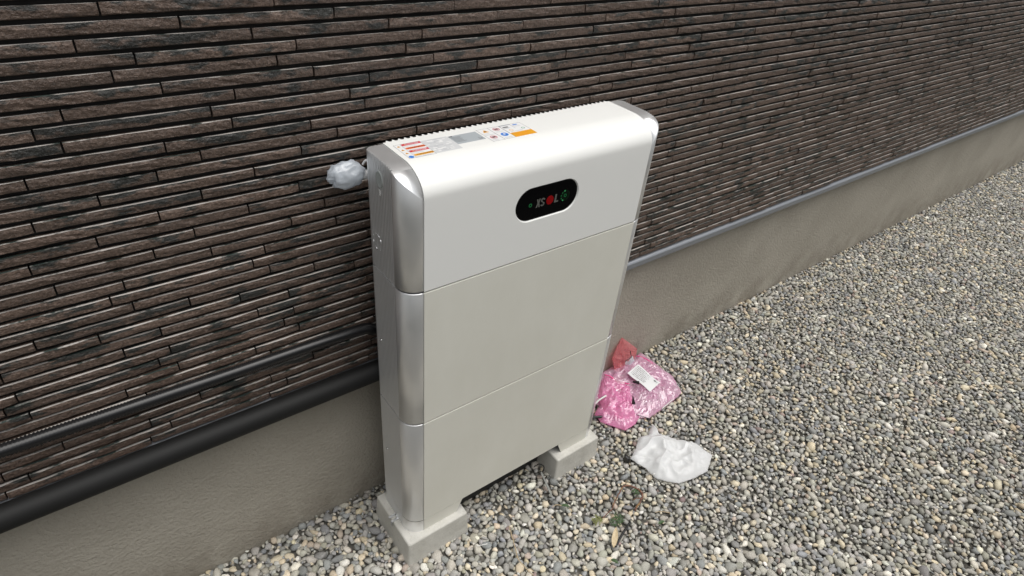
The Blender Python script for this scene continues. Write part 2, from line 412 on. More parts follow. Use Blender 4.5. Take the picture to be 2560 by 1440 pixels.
def side(z0, z1, flip, top=False):
    m = MB(); fx = (lambda x: W-x) if flip else (lambda x: x); ch = .0014
    def row(z, ins): return [(fx(x+nx*ins), y+ny*ins, z) for x, y, nx, ny in PL]
    rows = [row(z0+.0004, ch), row(z0+ch, 0)]
    if top:
        rows.append([(fx(x), y, max(z0+.002, ztop(y)-.0010)) for x, y, nx, ny in PL])
        rows.append([(fx(x+nx*.0010), y+ny*.001, ztop(y)) for x, y, nx, ny in PL])
    else:
        rows += [row(z1-ch, 0), row(z1, ch)]
    # smooth only along the curved front
    for a, b in zip(rows[:-1], rows[1:]):
        m.strip([a[:NR], b[:NR]], 0, False); m.strip([a[NR-1:], b[NR-1:]], 0, True)
    # closing top sheet
    m2 = []
    tr = rows[-1]; inn = [(fx(XL-.0007), p[1], p[2]) for p in tr]
    m.strip([tr[:NR], inn[:NR]], 0, False); m.strip([tr[NR-1:], inn[NR-1:]], 0, True)
    # inner face toward the panel
    m.strip([inn, [(p[0], p[1], z0) for p in inn]], 0, False)
    return m
for flip in (False, True):
    for (z0, z1, top) in ((.0012,.3583,False),(.3615,.7183,False),(.7215,ZT,True)):
        part(side(z0, z1, flip, top), 'side_housing', m_silver)
# core seen through the seams and from below
mb = MB(); mb.box((XL-.004,.0045,.0006),(W-XL+.004,.130,.905)); mb.box((.0045,YB+.004,.0008),(W-.0045,.1285,.905)); part(mb, 'inner_body', m_dark)
mb = MB(); mb.box((XL+.001,.1305,.03),(W-XL-.001,.1445,.953)); part(mb, 'heat_sink', m_sink)

# lower front panels
for z0, z1 in ((.0012,.3580),(.3618,.7180)):
    me = bevel_box((XL, -.0012, z0), (W-XL, .0036, z1), .0008, 2)
    link('battery_panel', me, m_panel, BOX)

# upper cover : bent sheet over front, bend and top
outer = [(-.0012,.7218),(-.0012,.80),(-.0012,.88),(-.0012,.912)]
for k in range(1, 21):
    a = math.pi/2*k/20
    outer.append((RY-(RY+.0012)*math.cos(a), .9135+(ZT+.0012-.9135)*math.sin(a)))
outer += [(.10,ZT+.0012),(.1462,ZT+.0012)]
inner = []
for i, (y, z) in enumerate(outer):
    a = Vector(outer[max(i-1,0)]); b = Vector(outer[min(i+1,len(outer)-1)]); t = (b-a).normalized(); inner.append((y+t.y*.0042, z-t.x*.0042))
xa, xb = XL, W-XL
mb = MB(); loop = outer+inner[::-1]; n = len(loop)
mb.strip([[(xa,y,z) for y,z in loop],[(xb,y,z) for y,z in loop]], 0, True, True)
no = len(outer)
for x in (xa, xb):
    mb.add([(x,y,z) for y,z in outer]+[(x,y,z) for y,z in inner], [(i,i+1,no+i+1,no+i) for i in range(no-1)])
cover = part(mb, 'upper_cover', m_white)
# stadium opening for the display, chamfered
DC = Vector((.3224, 0, .8452)); DW, DH = .160, .0712
def stadium(w_, h_, y, n=20):
    r = h_/2; L = w_/2-r; pts = []
    for k in range(n+1):
        a = -math.pi/2+math.pi*k/n; pts.append((DC.x+L+r*math.cos(a), y, DC.z+r*math.sin(a)))
    for k in range(n+1):
        a = math.pi/2+math.pi*k/n; pts.append((DC.x-L+r*math.cos(a), y, DC.z+r*math.sin(a)))
    return pts
cut = MB(); ra = stadium(DW+.0085,DH+.0085,-.004); rb = stadium(DW,DH,.0014); rc = stadium(DW,DH,.01)
cut.strip([ra,rb,rc],0,False,True); cut.add(ra,[tuple(range(len(ra)))]); cut.add(rc,[tuple(range(len(rc)))])
co = cut.build('cutter', m_white)
bo = cover.modifiers.new('opening', 'BOOLEAN'); bo.object = co; bo.operation = 'DIFFERENCE'; bo.solver = 'EXACT'
bpy.context.view_layer.update()
ev = cover.evaluated_get(bpy.context.evaluated_depsgraph_get()); nm = bpy.data.meshes.new_from_object(ev)
cover.modifiers.clear(); cover.data = nm; bpy.data.objects.remove(co)
for p in nm.polygons: p.use_smooth = abs(p.normal.x) < .5 and not (p.area < 1e-4 and p.center.z < .905 and p.center.y < .0035)
bm = bmesh.new(); bm.from_mesh(nm); bm.edges.ensure_lookup_table()
for e in bm.edges:
    if len(e.link_faces) == 2 and e.calc_face_angle(0) > rad(25): e.smooth = False
bm.to_mesh(nm); bm.free()
# heat sink teeth along the rear edge of the cover
tm = MB(); sec = [(-.0044,0),(.0044,0),(.0030,.0022),(.0009,.0068),(-.0009,.0068),(-.0030,.0022)]
tm.strip([[(x,y,0) for x,y in sec],[(x,y,-.030) for x,y in sec]],0,False,True); tm.add([(x,y,0) for x,y in sec],[(0,1,2,3,4,5)])
tme = tm.mesh('fin'); tme.materials.append(m_white)
NT = 45
for k in range(NT):
    o = link('fin', tme, None, cover); o.location = (XL+.010+(W-2*XL-.02)*k/(NT-1), .1463, ZT+.0008)

# display
mb = MB(); r0 = stadium(DW-.0004,DH-.0004,.0012); r1 = stadium(DW-.004,DH-.004,.0004); r2 = stadium(DW-.0004,DH-.0004,.0035)
mb.strip([r2,r0,r1],0,False,True); mb.add(r1,[tuple(range(len(r1)))]); disp = part(mb, 'display', m_glass, label='black oval display with grey and red lettering')
def poly(mbx, pts, y, mi=0, dy=.0004):
    n = len(pts); mbx.add([(p[0],y,p[1]) for p in pts]+[(p[0],y+dy,p[1]) for p in pts], [tuple(range(n))]+[(i,(i+1)%n,n+(i+1)%n,n+i) for i in range(n)], mi)
def letter(polys, ox, oz, sx, sz, sh=.10):
    m = MB()
    for P_ in polys: poly(m, [(ox+(x+sh*z)*sx, oz+z*sz) for x, z in P_], -.0001)
    return m
Xl = [[(0,0),(.30,0),(.47,.36),(.58,0),(.90,0),(.66,.52),(.84,1),(.56,1),(.45,.70),(.32,1),(.03,1),(.27,.50)]]
Ll = [[(0,0),(.86,0),(.86,.19),(.36,.19),(.36,1),(0,1)]]
th = [(.5+.42*math.cos(a), .74+.26*math.sin(a)) for a in [rad(d) for d in range(5, 271, 19)]]; bh = [(.5+.42*math.cos(a), .26+.26*math.sin(a)) for a in [rad(d) for d in range(90, -176, -19)]]
so_ = th+bh
def off(pts, c, k, kz): return [(c[0]+(x-c[0])*k, c[1]+(z-c[1])*kz) for x, z in pts]
si_ = [(.5+.15*math.cos(a), .74+.11*math.sin(a)) for a in [rad(d) for d in range(5, 271, 19)]]+[(.5+.15*math.cos(a), .26+.11*math.sin(a)) for a in [rad(d) for d in range(90, -176, -19)]]
Sl = [[so_[i],so_[i+1],si_[i+1],si_[i]] for i in range(len(so_)-1)]
for nm_, pl_, ox, wx in (('X',Xl,.2925,.0118),('S',Sl,.3030,.0122),('L',Ll,.3405,.0120)):
    part(letter(pl_, ox, .8352, wx, .0180), 'logo_letter', m_letter, disp, label='grey letter %s of the logo' % nm_)
mb = MB(); poly(mb, [(.3284+.0094*math.cos(a), .8441+.0098*math.sin(a)) for a in [2*math.pi*k/28 for k in range(28)]], -.0002); part(mb, 'logo_disc', m_red, disp, label='red disc in the logo')
def ring(cx, cz, r0, r1, a0, a1, n, m, name, y=-.0001):
    mb = MB()
    for k in range(n):
        a, b = a0+(a1-a0)*k/n, a0+(a1-a0)*(k+1)/n
        poly(mb, [(cx+r0*math.cos(a),cz+r0*math.sin(a)),(cx+r1*math.cos(a),cz+r1*math.sin(a)),(cx+r1*math.cos(b),cz+r1*math.sin(b)),(cx+r0*math.cos(b),cz+r0*math.sin(b))], y)
    return part(mb, name, m, disp)
ring(.2783,.8440,.0022,.0040,0,2*math.pi,18,m_green,'indicator_light')
ring(.3690,.8448,.0022,.0038,0,2*math.pi,18,m_green,'indicator_light')
ring(.3690,.8448,.0058,.0125,0,2*math.pi,28,m_green2,'status_ring')
for k in range(5):
    a = rad(95+k*34); ring(.3690,.8448,.0100,.0124,a,a+rad(17),3,m_green3 if k in (0,4) else m_green,'status_segment',-.0003)

# stickers on the top
def sticker(name, x0, y0, x1, y1, base, label):
    m = MB(); z = ZT+.0012
    m.box((x0,y0,z-.0006),(x1,y1,z+.00018), base)
    def rect(u0, v0, u1, v1, mi, lv=1):
        a, b = x0+(x1-x0)*u0, x0+(x1-x0)*u1; c, d = y0+(y1-y0)*v0, y0+(y1-y0)*v1; zz = z+.00018+.00012*lv
        m.add([(a,c,zz),(b,c,zz),(b,d,zz),(a,d,zz)], [(0,1,2,3)], mi)
    def disc(u, v, r, mi, lv=1, r0=0):
        cx, cy = x0+(x1-x0)*u, y0+(y1-y0)*v; zz = z+.00018+.00012*lv; N = 20
        if r0: m.strip([[(cx+q*math.cos(2*math.pi*k/N),cy+q*math.sin(2*math.pi*k/N),zz) for k in range(N)] for q in (r0,r)], mi, False, True)
        else: m.add([(cx+r*math.cos(2*math.pi*k/N),cy+r*math.sin(2*math.pi*k/N),zz) for k in range(N)], [tuple(range(N))], mi)
    def tri(u, v, s, mi, lv=1):
        cx, cy = x0+(x1-x0)*u, y0+(y1-y0)*v; zz = z+.00018+.00012*lv
        m.add([(cx-s,cy-s*.7,zz),(cx+s,cy-s*.7,zz),(cx,cy+s,zz)], [(0,1,2)], mi)
    def frame(mi, t=.0007):
        a, b = t/(x1-x0), t/(y1-y0); rect(0,0,1,b,mi,.5); rect(0,1-b,1,1,mi,.5); rect(0,b,a,1-b,mi,.5); rect(1-a,b,1,1-b,mi,.5)
    def text(s, u, v, size, mi, lv=2):
        cu = bpy.data.curves.new('t', 'FONT'); cu.body = s; cu.size = size; cu.align_x = 'CENTER'; cu.align_y = 'CENTER'; cu.resolution_u = 2
        ob = bpy.data.objects.new('t', cu); COL.objects.link(ob); bpy.context.view_layer.update()
        me = bpy.data.meshes.new_from_object(ob.evaluated_get(bpy.context.evaluated_depsgraph_get())); zz = z+.00018+.00012*lv
        m.add([(x0+(x1-x0)*u+q.co.x, y0+(y1-y0)*v+q.co.y, zz) for q in me.vertices], [tuple(p.vertices) for p in me.polygons], mi)
        bpy.data.objects.remove(ob); bpy.data.curves.remove(cu); bpy.data.meshes.remove(me)
    def done(): return part(m, name, INK, BOX, recalc=False, label=label)
    return rect, disc, tri, frame, text, done
def lines(rect, u0, u1, v0, v1, n, mi, h=.35, seed=1):
    r = random.Random(seed)
    for k in range(n):
        v = v1-(v1-v0)*(k+.5)/n; hh = (v1-v0)/n*h/2; rect(u0, v-hh, u1-(u1-u0)*r.uniform(0,.35), v+hh, mi)
rect, disc, tri, frame, text, done = sticker('warning_label', .0485,.0645,.1020,.1265, WHITE, 'white sticker with red, orange and amber warning bands')
frame(LINE); rect(.245,0,.255,1,LINE,.6)
for k, (mi, tx, tc) in enumerate(((RED,'DANGER',WHITE),(ORANGE,'WARNING',BLACK),(RED,'DANGER',WHITE),(AMBER,'CAUTION',BLACK))):
    v = [.95,.68,.46,.19][k]; rect(.27,v-.085,.985,v+.035,mi); text(tx,.66,v-.026,.0070,tc)
    tri(.39,v-.03,.0022,AMBER,1.5) if mi == RED else None
    lines(rect,.28,.95,v-.20 if k != 3 else .01,v-.10,2,PALE,.5,k)
for k, v in enumerate((.86,.60,.36)): tri(.12,v,.0036,AMBER); tri(.12,v,.0015,BLACK,2); rect(0,v-.14,.25,v-.13,PALE)
disc(.12,.10,.0049,BLUE); done()
rect, disc, tri, frame, text, done = sticker('wiring_label', .1030,.0655,.1580,.1245, PALE, 'pale grey sticker with a faint wiring diagram')
r_ = random.Random(5)
for k in range(26):
    u, v = r_.uniform(.03,.8), r_.uniform(.03,.88); rect(u,v,u+r_.uniform(.06,.2),v+r_.uniform(.03,.09),WHITE,1+k*.02)
for k in range(14):
    u, v = r_.uniform(.03,.6), r_.uniform(.05,.95); rect(u,v,u+r_.uniform(.1,.35),v+.015,GREY,1.7+k*.02)
done()
rect, disc, tri, frame, text, done = sticker('type_label', .1590,.0830,.2215,.1215, STEEL, 'steel grey type plate sticker with small print')
frame(GREY); rect(.03,.88,.14,.96,BLACK); lines(rect,.04,.42,.20,.84,6,LINE,.32,3); lines(rect,.5,.75,.70,.92,2,GREY,.3,4); rect(.80,.10,.93,.13,LINE); rect(.84,.20,.86,.34,LINE); rect(.88,.17,.95,.22,LINE); done()
rect, disc, tri, frame, text, done = sticker('safety_label', .2260,.0650,.3320,.1255, WHITE, 'white sticker with safety symbols and an amber corner band')
frame(LINE); rect(0,.495,.255,.505,LINE,.6); rect(.25,0,.258,1,LINE,.6); rect(.50,0,.512,1,LINE,.6); rect(.75,.62,.757,1,LINE,.6)
rect(.512,.93,.75,.99,GREY); rect(.505,.0,1,.34,AMBER,.8)
tri(.125,.78,.0068,AMBER); tri(.125,.78,.0030,BLACK,2)
for u, v in ((.125,.30),(.38,.80)): disc(u,v,.0074,PINK,1,.0058); rect(u-.04,v-.05,u+.04,v+.05,BLACK,.9); rect(u-.055,v-.015,u+.055,v+.015,PINK,1.2)
disc(.385,.34,.0080,BLUE); disc(.385,.36,.0028,WHITE,2)
for u, v in ((.03,.56),(.03,.06),(.29,.55),(.29,.06)): lines(rect,u,u+.18,v,v+.08,2,PALE,.5,int(u*99))
rect(.54,.77,.66,.86,LINE); lines(rect,.54,.70,.68,.76,2,GREY,.4,8); rect(.79,.86,.90,.92,BLUE); lines(rect,.78,.95,.72,.82,2,PALE,.5,9); disc(.90,.55,.0040,GREEN,1,.0026); disc(.62,.54,.0044,AMBER,1,.0034); lines(rect,.56,.95,.38,.46,2,PALE,.5,6)
lines(rect,.55,.95,.05,.28,3,ORANGE,.12,11); done()

# details on the left ribbed side
mb = MB(); rw = [[(-.0016+.0035*q, .0862+.0118*s*math.cos(2*math.pi*k/24), .9235+.0160*s*math.sin(2*math.pi*k/24)) for k in range(24)] for q, s in ((1,1.0),(0,.97),(.10,.90),(.16,.5))]
mb.strip(rw,0,True,True); mb.add(rw[-1],[tuple(range(24))]); part(mb, 'side_plug', mat('plug_grey', (.40,.43,.42), .4))
mb = MB()
for (y, z) in ((.0880,.9035),(.0845,.9020),(.0870,.9000),(.0840,.8980),(.0865,.8965),(.0850,.8940)): mb.box((-.0012,y-.0012,z-.0009),(.0005,y+.0012,z+.0009))
part(mb, 'earth_mark', m_white)
mb = MB(); N = 8
for k in range(N):
    if k == 4: continue
    a, b = 2*math.pi*(k+.1)/N, 2*math.pi*(k+.75)/N
    mb.tube([(-.0004,.1065+.017*math.cos(a),.786+.017*math.sin(a)),(-.0004,.1065+.017*math.cos(b),.786+.017*math.sin(b))], .0008, 6)
part(mb, 'connector_outline', m_silver)
for y, z in ((.1127,.5377),(.1107,.1889)):
    mb = MB(); rows = [[(-.0024*math.sin(t), y+.0032*math.cos(t)*math.cos(2*math.pi*k/12), z+.0032*math.cos(t)*math.sin(2*math.pi*k/12)) for k in range(12)] for t in (0,.4,.8,1.2,1.5)]
    mb.strip(rows,0,True,True); part(mb, 'screw', m_chrome)

# feet
for flip in (False, True):
    fx = (lambda x: W-x) if flip else (lambda x: x)
    mb = MB(); zb, zt = -.0432, -.0006
    crv = [(x,y) for x, y, nx, ny in PL if y < .1340]
    nr = len([1 for x, y in crv if y > YB+.0005])
    for sl, smo in ((crv[:nr],False),(crv[nr-1:],True)): mb.strip([[(fx(x+.0006),y+.0005,zb) for x,y in sl],[(fx(x+.0006),y+.0005,zt) for x,y in sl]],0,smo)
    mb.strip([[(fx(.003),.1335,zb),(fx(.135),.1335,zb)],[(fx(.003),.1335,zt),(fx(.154),.1335,zt)]])
    ft = part(mb, 'foot', m_silver)
    mb = MB(); a, b, c = XL+.0006, .1372, .1556
    fr = [(a,zb),(b,zb),(c,zt),(a,zt)]
    mb.add([(fx(x),-.0004,z) for x,z in fr]+[(fx(x),.0030,z) for x,z in fr], [(0,1,2,3),(4,5,6,7),(0,1,5,4),(1,2,6,5),(2,3,7,6),(3,0,4,7)])
    part(mb, 'foot_plate', m_panel, ft)
mb = MB(); mb.box((.010,.059,-.125),(W-.010,.128,.0004)); part(mb, 'added_shade_block', m_dark)  # dark block added to blacken the shade under the cabinet
# steel clip holding the foot to the block
mb = MB(); mb.box((-.020,.0760,-.0431),(.0005,.0835,-.0405)); mb.box((-.0035,.0700,-.0428),(-.0005,.0760,-.0300)); mb.box((-.019,.0625,-.0431),(.0005,.0690,-.0395)); mb.box((-.0205,.0625,-.0560),(-.0180,.0680,-.0396))
part(mb, 'anchor_clip', m_chrome)
for o in list(BOX.children): o.matrix_parent_inverse = Matrix.Translation(-BOX.location)

# ------------------------------------------------------------------ conduit and wrapped cable at the wall
m_cond = mat('conduit_black', (.012,.012,.013), .28)
mb = MB(); path = spline([(-1.6,.172,.580),(-.9,.171,.552),(-.35,.170,.540),(-.04,.170,.535),(.02,.171,.519),(.16,.176,.500)], 200); pts = []; rr = []
for i, p in enumerate(path): pts.append(p); rr.append(.0128 if i % 2 else .0108)
mb.tube(pts, rr, 12); mb.build('corrugated_conduit', m_cond, None, label='black corrugated conduit running along the brown wall behind the cabinet', category='conduit')

mb = MB(); mb.tube(spline([(-2.0,.168,.402),(-1.0,.168,.402),(-.3,.168,.401),(.02,.168,.400),(.30,.168,.398)], 24), .0245, 20)  # thick tube added to stand for the near-black shade over the flashing
mb.build('shade_pipe', mat('pipe_shade', (.010,.010,.010), .62, 0, .3), None, label='thick black pipe added as the band of shade along the foot of the brown wall, below the corrugated conduit', category='pipe')
def film_mat(name, col, alpha, rough=.18, spec=.8, trans=.0, var=None, gloss=.22, bmp=.4):
    m = mat(name, col, rough, 0, spec); t = m.node_tree; B = NB(m); out = t.nodes['Material Output']
    if var: B.color(B.ramp(B.noise(22, 4, .6), [(.35, col), (.7, var)]))
    tr = t.nodes.new('ShaderNodeBsdfTransparent'); tr.inputs[0].default_value = (*[min(1,.55+.5*c) for c in col],1)
    tl = t.nodes.new('ShaderNodeBsdfTranslucent'); tl.inputs[0].default_value = (*col,1)
    a = t.nodes.new('ShaderNodeMixShader'); a.inputs[0].default_value = trans; t.links.new(B.b.outputs[0], a.inputs[1]); t.links.new(tl.outputs[0], a.inputs[2])
    gl = t.nodes.new('ShaderNodeBsdfGlossy'); gl.inputs['Roughness'].default_value = .07; g2 = t.nodes.new('ShaderNodeMixShader'); g2.inputs[0].default_value = gloss; t.links.new(a.outputs[0], g2.inputs[1]); t.links.new(gl.outputs[0], g2.inputs[2]); a = g2
    x = t.nodes.new('ShaderNodeMixShader'); x.inputs[0].default_value = alpha; t.links.new(tr.outputs[0], x.inputs[1]); t.links.new(a.outputs[0], x.inputs[2]); t.links.new(x.outputs[0], out.inputs['Surface'])
    B.bump(B.noise(160, 3, .6), bmp, .003)
    return m
m_bigpink = film_mat('film_pale_pink', (.92,.52,.74), .56, .14, 1.0, .25, (.97,.80,.90), .17, .2)
m_hotpink = film_mat('film_hot_pink', (.98,.36,.66), .68, .2, .8, .3, (.98,.52,.76), .12, .25)
m_redfilm = film_mat('film_red', (.95,.34,.36), .46, .2, .8, .35, (.97,.48,.50), .10, .25)
m_whitefilm = film_mat('film_white', (.90,.91,.92), .80, .4, .4, .3, None, .02, .12)
m_clear = film_mat('film_clear', (.74,.79,.85), .80, .25, .8, .3, None, .06)
m_zip = mat('zip_pink', (.80,.09,.30), .35)
m_paper = mat('paper_white', (.74,.75,.76), .6)

def film(outline, z0, h, seed, s1=26, s2=85, na=96, nr=20, edge=.006, smooth=False, dome=0, step=.008):
    """closed crumpled film bag: top sheet, bottom sheet; star-shaped outline"""
    P = [Vector((x,y,0)) for x,y in outline]; c = sum(P, Vector())/len(P); dens = []
    for i in range(len(P)):
        a, b = P[i], P[(i+1)%len(P)]; k = max(2, int((b-a).length/step))
        dens += [a.lerp(b, j/k) for j in range(k)]
    na = len(dens); rows = []
    def hz(x, y, r):
        p = Vector((x, y, seed*3.3))
        n1 = 1-abs(noise.noise(p*s1))*2.2; n2 = 1-abs(noise.noise(p*s2+Vector((3,1,seed))))*2.0; n3 = noise.noise(p*9+Vector((seed,0,0)))
        env = (1-r**5)
        return z0+env*(h*(.38+.34*n1+.16*n2+.25*n3)+dome*(1-r*r))+edge*.4*(1-env)*n1*.6
    for j in range(nr+1):
        r = j/nr; row = []
        for q in dens:
            p = c.lerp(q, max(r, .001)); x = p.x+.0025*noise.noise(p*60+Vector((seed,0,0)))*r; y = p.y+.0025*noise.noise(p*60+Vector((0,seed,0)))*r
            row.append((x, min(y, .2425), hz(x, y, r)))
        rows.append(row)
    m = MB(); m.strip(rows, 0, smooth, True)
    bot = [(x, y, z0-.0015) for x, y, z in rows[-1]]
    m.strip([rows[-1], bot], 0, smooth, True); m.strip([bot, [(c.x,c.y,z0-.0015)]*na], 0, smooth, True)
    return m, hz, c
def lab(o, label, cat, group=None):
    o['label'] = label; o['category'] = cat
    if group: o['group'] = group
    return o
ZB = -.1175
big_out = [(1.098,.236),(1.128,.240),(1.133,.176),(1.135,.080),(1.098,.008),(1.024,-.004),(.905,-.012),(.86,.022),(.80,.092),(.795,.167),(.890,.236),(1.015,.240)]
m, hz, c = film(big_out, ZB, .040, 2.0, 20, 62, edge=.010)
big = lab(m.build('plastic_bag', m_bigpink), 'large crumpled pale pink clear bag with a white printed label', 'plastic bag', 'packaging bags on the gravel')
# its paper label, lying on the film
q = [Vector((1.034,.174,0)), Vector((1.031,.063,0)), Vector((.968,.053,0)), Vector((.967,.161,0))]
NU, NV = 9, 6; rows = []
def quad(u, v): return q[0].lerp(q[1], u).lerp(q[3].lerp(q[2], u), v)
zl = max(hz(quad(i/10,j/10).x, quad(i/10,j/10).y, .3) for i in range(11) for j in range(11))+.0004
for j in range(NV): rows.append([(*quad(i/(NU-1), j/(NV-1)).xy, zl+.0022*math.sin(i*.9)*math.cos(j*.7)) for i in range(NU)])
mb = MB(); mb.strip(rows, 0, True); mb.strip([[(x,y,z-.0006) for x,y,z in r] for r in rows], 0, True)
def prt(u0, v0, u1, v1, mi):
    pts = []
    for u, v in ((u0,v0),(u1,v0),(u1,v1),(u0,v1)):
        p = quad(u, v); pts.append((p.x, p.y, zl+.0022*math.sin(u*(NU-1)*.9)*math.cos(v*(NV-1)*.7)+.0007))
    mb.add(pts, [(0,1,2,3)], mi)
r_ = random.Random(3)
for k in range(7):
    v = .12+.11*k; u = .06
    while u < .62:
        du = r_.uniform(.03,.10); prt(u, v, u+du*.8, v+.035, 1 if r_.random() < .6 else 2); u += du
prt(.80,.10,.88,.20,1); prt(.90,.12,.95,.2,2)
mb.build('paper_label', [m_paper, INK[LINE], INK[GREY]], big, recalc=False)
mb = MB(); mb.tube(spline([(x, y, hz(x,y,.8)+.0008) for x, y in ((1.090,.230),(1.096,.210),(1.101,.186),(1.104,.160))], 6), .0019, 6); mb.build('zip_seal', m_zip, big)
m, hz2, c = film([(.905,.214),(.952,.122),(.895,.062),(.858,.012),(.815,.024),(.776,.080),(.815,.150)], -.104, .036, 5.0, 22, 70, edge=.01)
sb = lab(m.build('plastic_bag', m_hotpink), 'small hot pink zip bag lying on top of the larger pink bag', 'plastic bag', 'packaging bags on the gravel')
mb = MB(); zp = [(.898,.206),(.908,.186),(.920,.164),(.932,.143),(.942,.124)]; mb.tube(spline([(x, y, hz2(x,y,.85)+.001) for x, y in zp], 6), .0022, 6); mb.build('zip_seal', m_zip, sb)
m, _, c = film([(.765,.108),(.813,.128),(.850,.073),(.884,.012),(.846,-.006),(.796,-.006),(.752,.066),(.757,.100)], ZB, .026, 8.0, 20, 60)
lab(m.build('plastic_bag', m_hotpink), 'flat bright pink film bag under the small zip bag, its tip pointing to the camera', 'plastic bag', 'packaging bags on the gravel')
# red bag leaning on the foundation
red = [(.999,.012),(1.078,-.062),(1.062,-.112),(1.006,-.118),(.965,-.114),(.950,-.055),(.972,-.016)]
P_ = [Vector((x,0,z)) for x,z in red]; c = sum(P_, Vector())/len(P_); dens = []
for i in range(len(P_)):
    a, b = P_[i], P_[(i+1)%len(P_)]; dens += [a.lerp(b, j/8) for j in range(8)]
rows = []
for j in range(11):
    r = j/10; row = []
    for d in dens:
        p = c.lerp(d, max(r,.001)); lean = .030*(p.z+.12)/.13
        row.append((p.x, min(.2455, .2115+lean-.012*(1-r**3)*(1-abs(noise.noise(p*35))*1.6)-.004*abs(noise.noise(p*90))), p.z))
    rows.append(row)
mb = MB(); mb.strip(rows,0,False,True); bk = [(x, min(.2462, y+.004), z) for x,y,z in rows[-1]]; mb.strip([rows[-1], bk],0,False,True); mb.strip([bk,[(c.x,.240,c.z)]*len(bk)],0,False,True)
rb = lab(mb.build('plastic_bag', m_redfilm), 'small red film bag leaning against the beige foundation behind the pink bags', 'plastic bag', 'packaging bags on the gravel')
mb = MB(); mb.tube([(1.014,.207,-.030),(1.020,.199,-.058)], .0016, 5); mb.tube([(1.020,.199,-.058),(.988,.198,-.062)], .0016, 5); mb.build('printed_mark', m_dark, rb)
# scrap of clear film between
m, _, c = film([(1.000,.214),(1.022,.222),(1.048,.214),(1.062,.232),(1.050,.200),(1.020,.198)], -.100, .030, 11, 40, 110)
lab(m.build('film_scrap', m_clear), 'crumpled scrap of clear film between the red bag and the pink bag', 'film scrap')
# white bag
wb = [(.888,-.040),(.876,-.082),(.893,-.105),(.908,-.135),(.955,-.175),(.962,-.235),(.900,-.268),(.846,-.262),(.786,-.249),(.752,-.215),(.738,-.190),(.740,-.152),(.726,-.098),(.768,-.080),(.808,-.054),(.848,-.062)]
m, _, c = film(wb, ZB, .046, 14, 11, 30, smooth=True, dome=.0, nr=48, step=.004)
lab(m.build('white_bag', m_whitefilm), 'crumpled thin white plastic bag on the gravel in front of the pink bags', 'plastic bag', 'packaging bags on the gravel')
# clear plastic wrapped round a cable end at the wall, beside the cabinet's rear edge
mb = MB(); rows = []; ctr = Vector((-.026,.168,.904)); NS = 40
for j in range(22):
    t = math.pi*(j+.5)/22; row = []
    for k in range(NS):
        a = 2*math.pi*k/NS; d = Vector((math.cos(t), math.sin(t)*math.cos(a), math.sin(t)*math.sin(a)))
        r = 1+.26*(1-abs(noise.noise(d*1.7+Vector((4,0,0))))*2)+.10*(1-abs(noise.noise(d*3.6))*2)+.03*noise.noise(d*9)
        row.append(ctr+Vector((d.x*.029*r, d.y*.020*r, d.z*.021*r)))
    rows.append(row)
for row in rows:
    for k in range(NS): row[k].y = min(row[k].y, .1965)
mb.strip(rows,0,True,True); mb.add(rows[0],[tuple(range(NS))]); mb.add(rows[-1],[tuple(range(NS))])
wr = lab(mb.build('plastic_wrapping', m_clear), 'crumpled clear plastic wrapped round a fitting at the cabinet\'s rear edge', 'plastic wrap')
mb = MB(); mb.tube(spline([(.006,.166,.918),(.012,.163,.926),(.019,.160,.918),(.018,.160,.905),(.010,.163,.899)],6), .0022, 6); mb.tube([(-.02,.166,.902),(.04,.158,.896)], .009, 10); mb.build('cable_end', m_whitefilm, wr)

# ------------------------------------------------------------------ litter on the gravel
def tube_thing(name, pts, r, m, label, cat, taper=False, group=None, n=8, seg=6, jit=0):
    P = spline(pts, seg)
    if jit: P = [p+Vector((rnd.gauss(0,jit),rnd.gauss(0,jit),rnd.gauss(0,jit*.5))) for p in P]
    mb = MB(); rr = [r*(1-.6*i/(len(P)-1)) for i in range(len(P))] if taper else r
    mb.tube(P, rr, n); return lab(mb.build(name, m), label, cat, group)
m_black = mat('cable_black', (.012,.012,.013), .3)
m_wcab = mat('cable_white', (.72,.72,.70), .45)
m_vine = mat('vine_brown', (.14,.062,.038), .6); B = NB(m_vine); B.color(B.ramp(B.noise(60,3), [(.35,(.10,.045,.03)),(.55,(.18,.08,.05)),(.72,(.26,.16,.05))]))
m_straw = mat('straw', (.42,.33,.21), .7)
m_leaf = mat('dry_leaf', (.56,.46,.30), .7); B = NB(m_leaf); B.color(B.ramp(B.noise(120,3), [(.35,(.48,.38,.23)),(.7,(.62,.52,.36))]))
m_greenl = mat('green_leaf', (.045,.085,.03), .6); m_moss = mat('moss', (.16,.17,.06), .8)
zg = -.109
tube_thing('cable_offcut', [(.728,.094,zg),(.763,.075,zg+.001),(.806,.058,zg+.003)], .0046, m_black, 'short thick black cable offcut beside the right concrete block', 'cable')
tube_thing('cable_offcut', [(.556,-.262,zg),(.512,-.276,zg+.001),(.466,-.293,zg)], .0034, m_black, 'straight black cable offcut beside the pale dry leaf', 'cable')
tube_thing('thin_wire', [(.858,.034,-.106),(.881,.002,-.107),(.906,-.032,-.110)], .0012, m_black, 'thin black wire between the pink bag and the white bag', 'wire', n=6)
tube_thing('white_cable', [(.735,.135,-.098),(.756,.117,-.090),(.782,.116,-.076),(.812,.113,-.068)], .0032, m_wcab, 'white cable running from the cabinet over the pink bags', 'cable')
tube_thing('white_wire', [(1.034,-.002,-.108),(1.003,-.006,-.109),(.971,-.010,-.110)], .0016, m_wcab, 'thin white wire scrap at the right edge of the pink bag', 'wire', n=6)
tube_thing('white_wire', [(.154,-.080,-.112),(.181,-.092,-.110)], .0012, m_wcab, 'short white wire scrap in front of the left concrete block', 'wire', n=6)
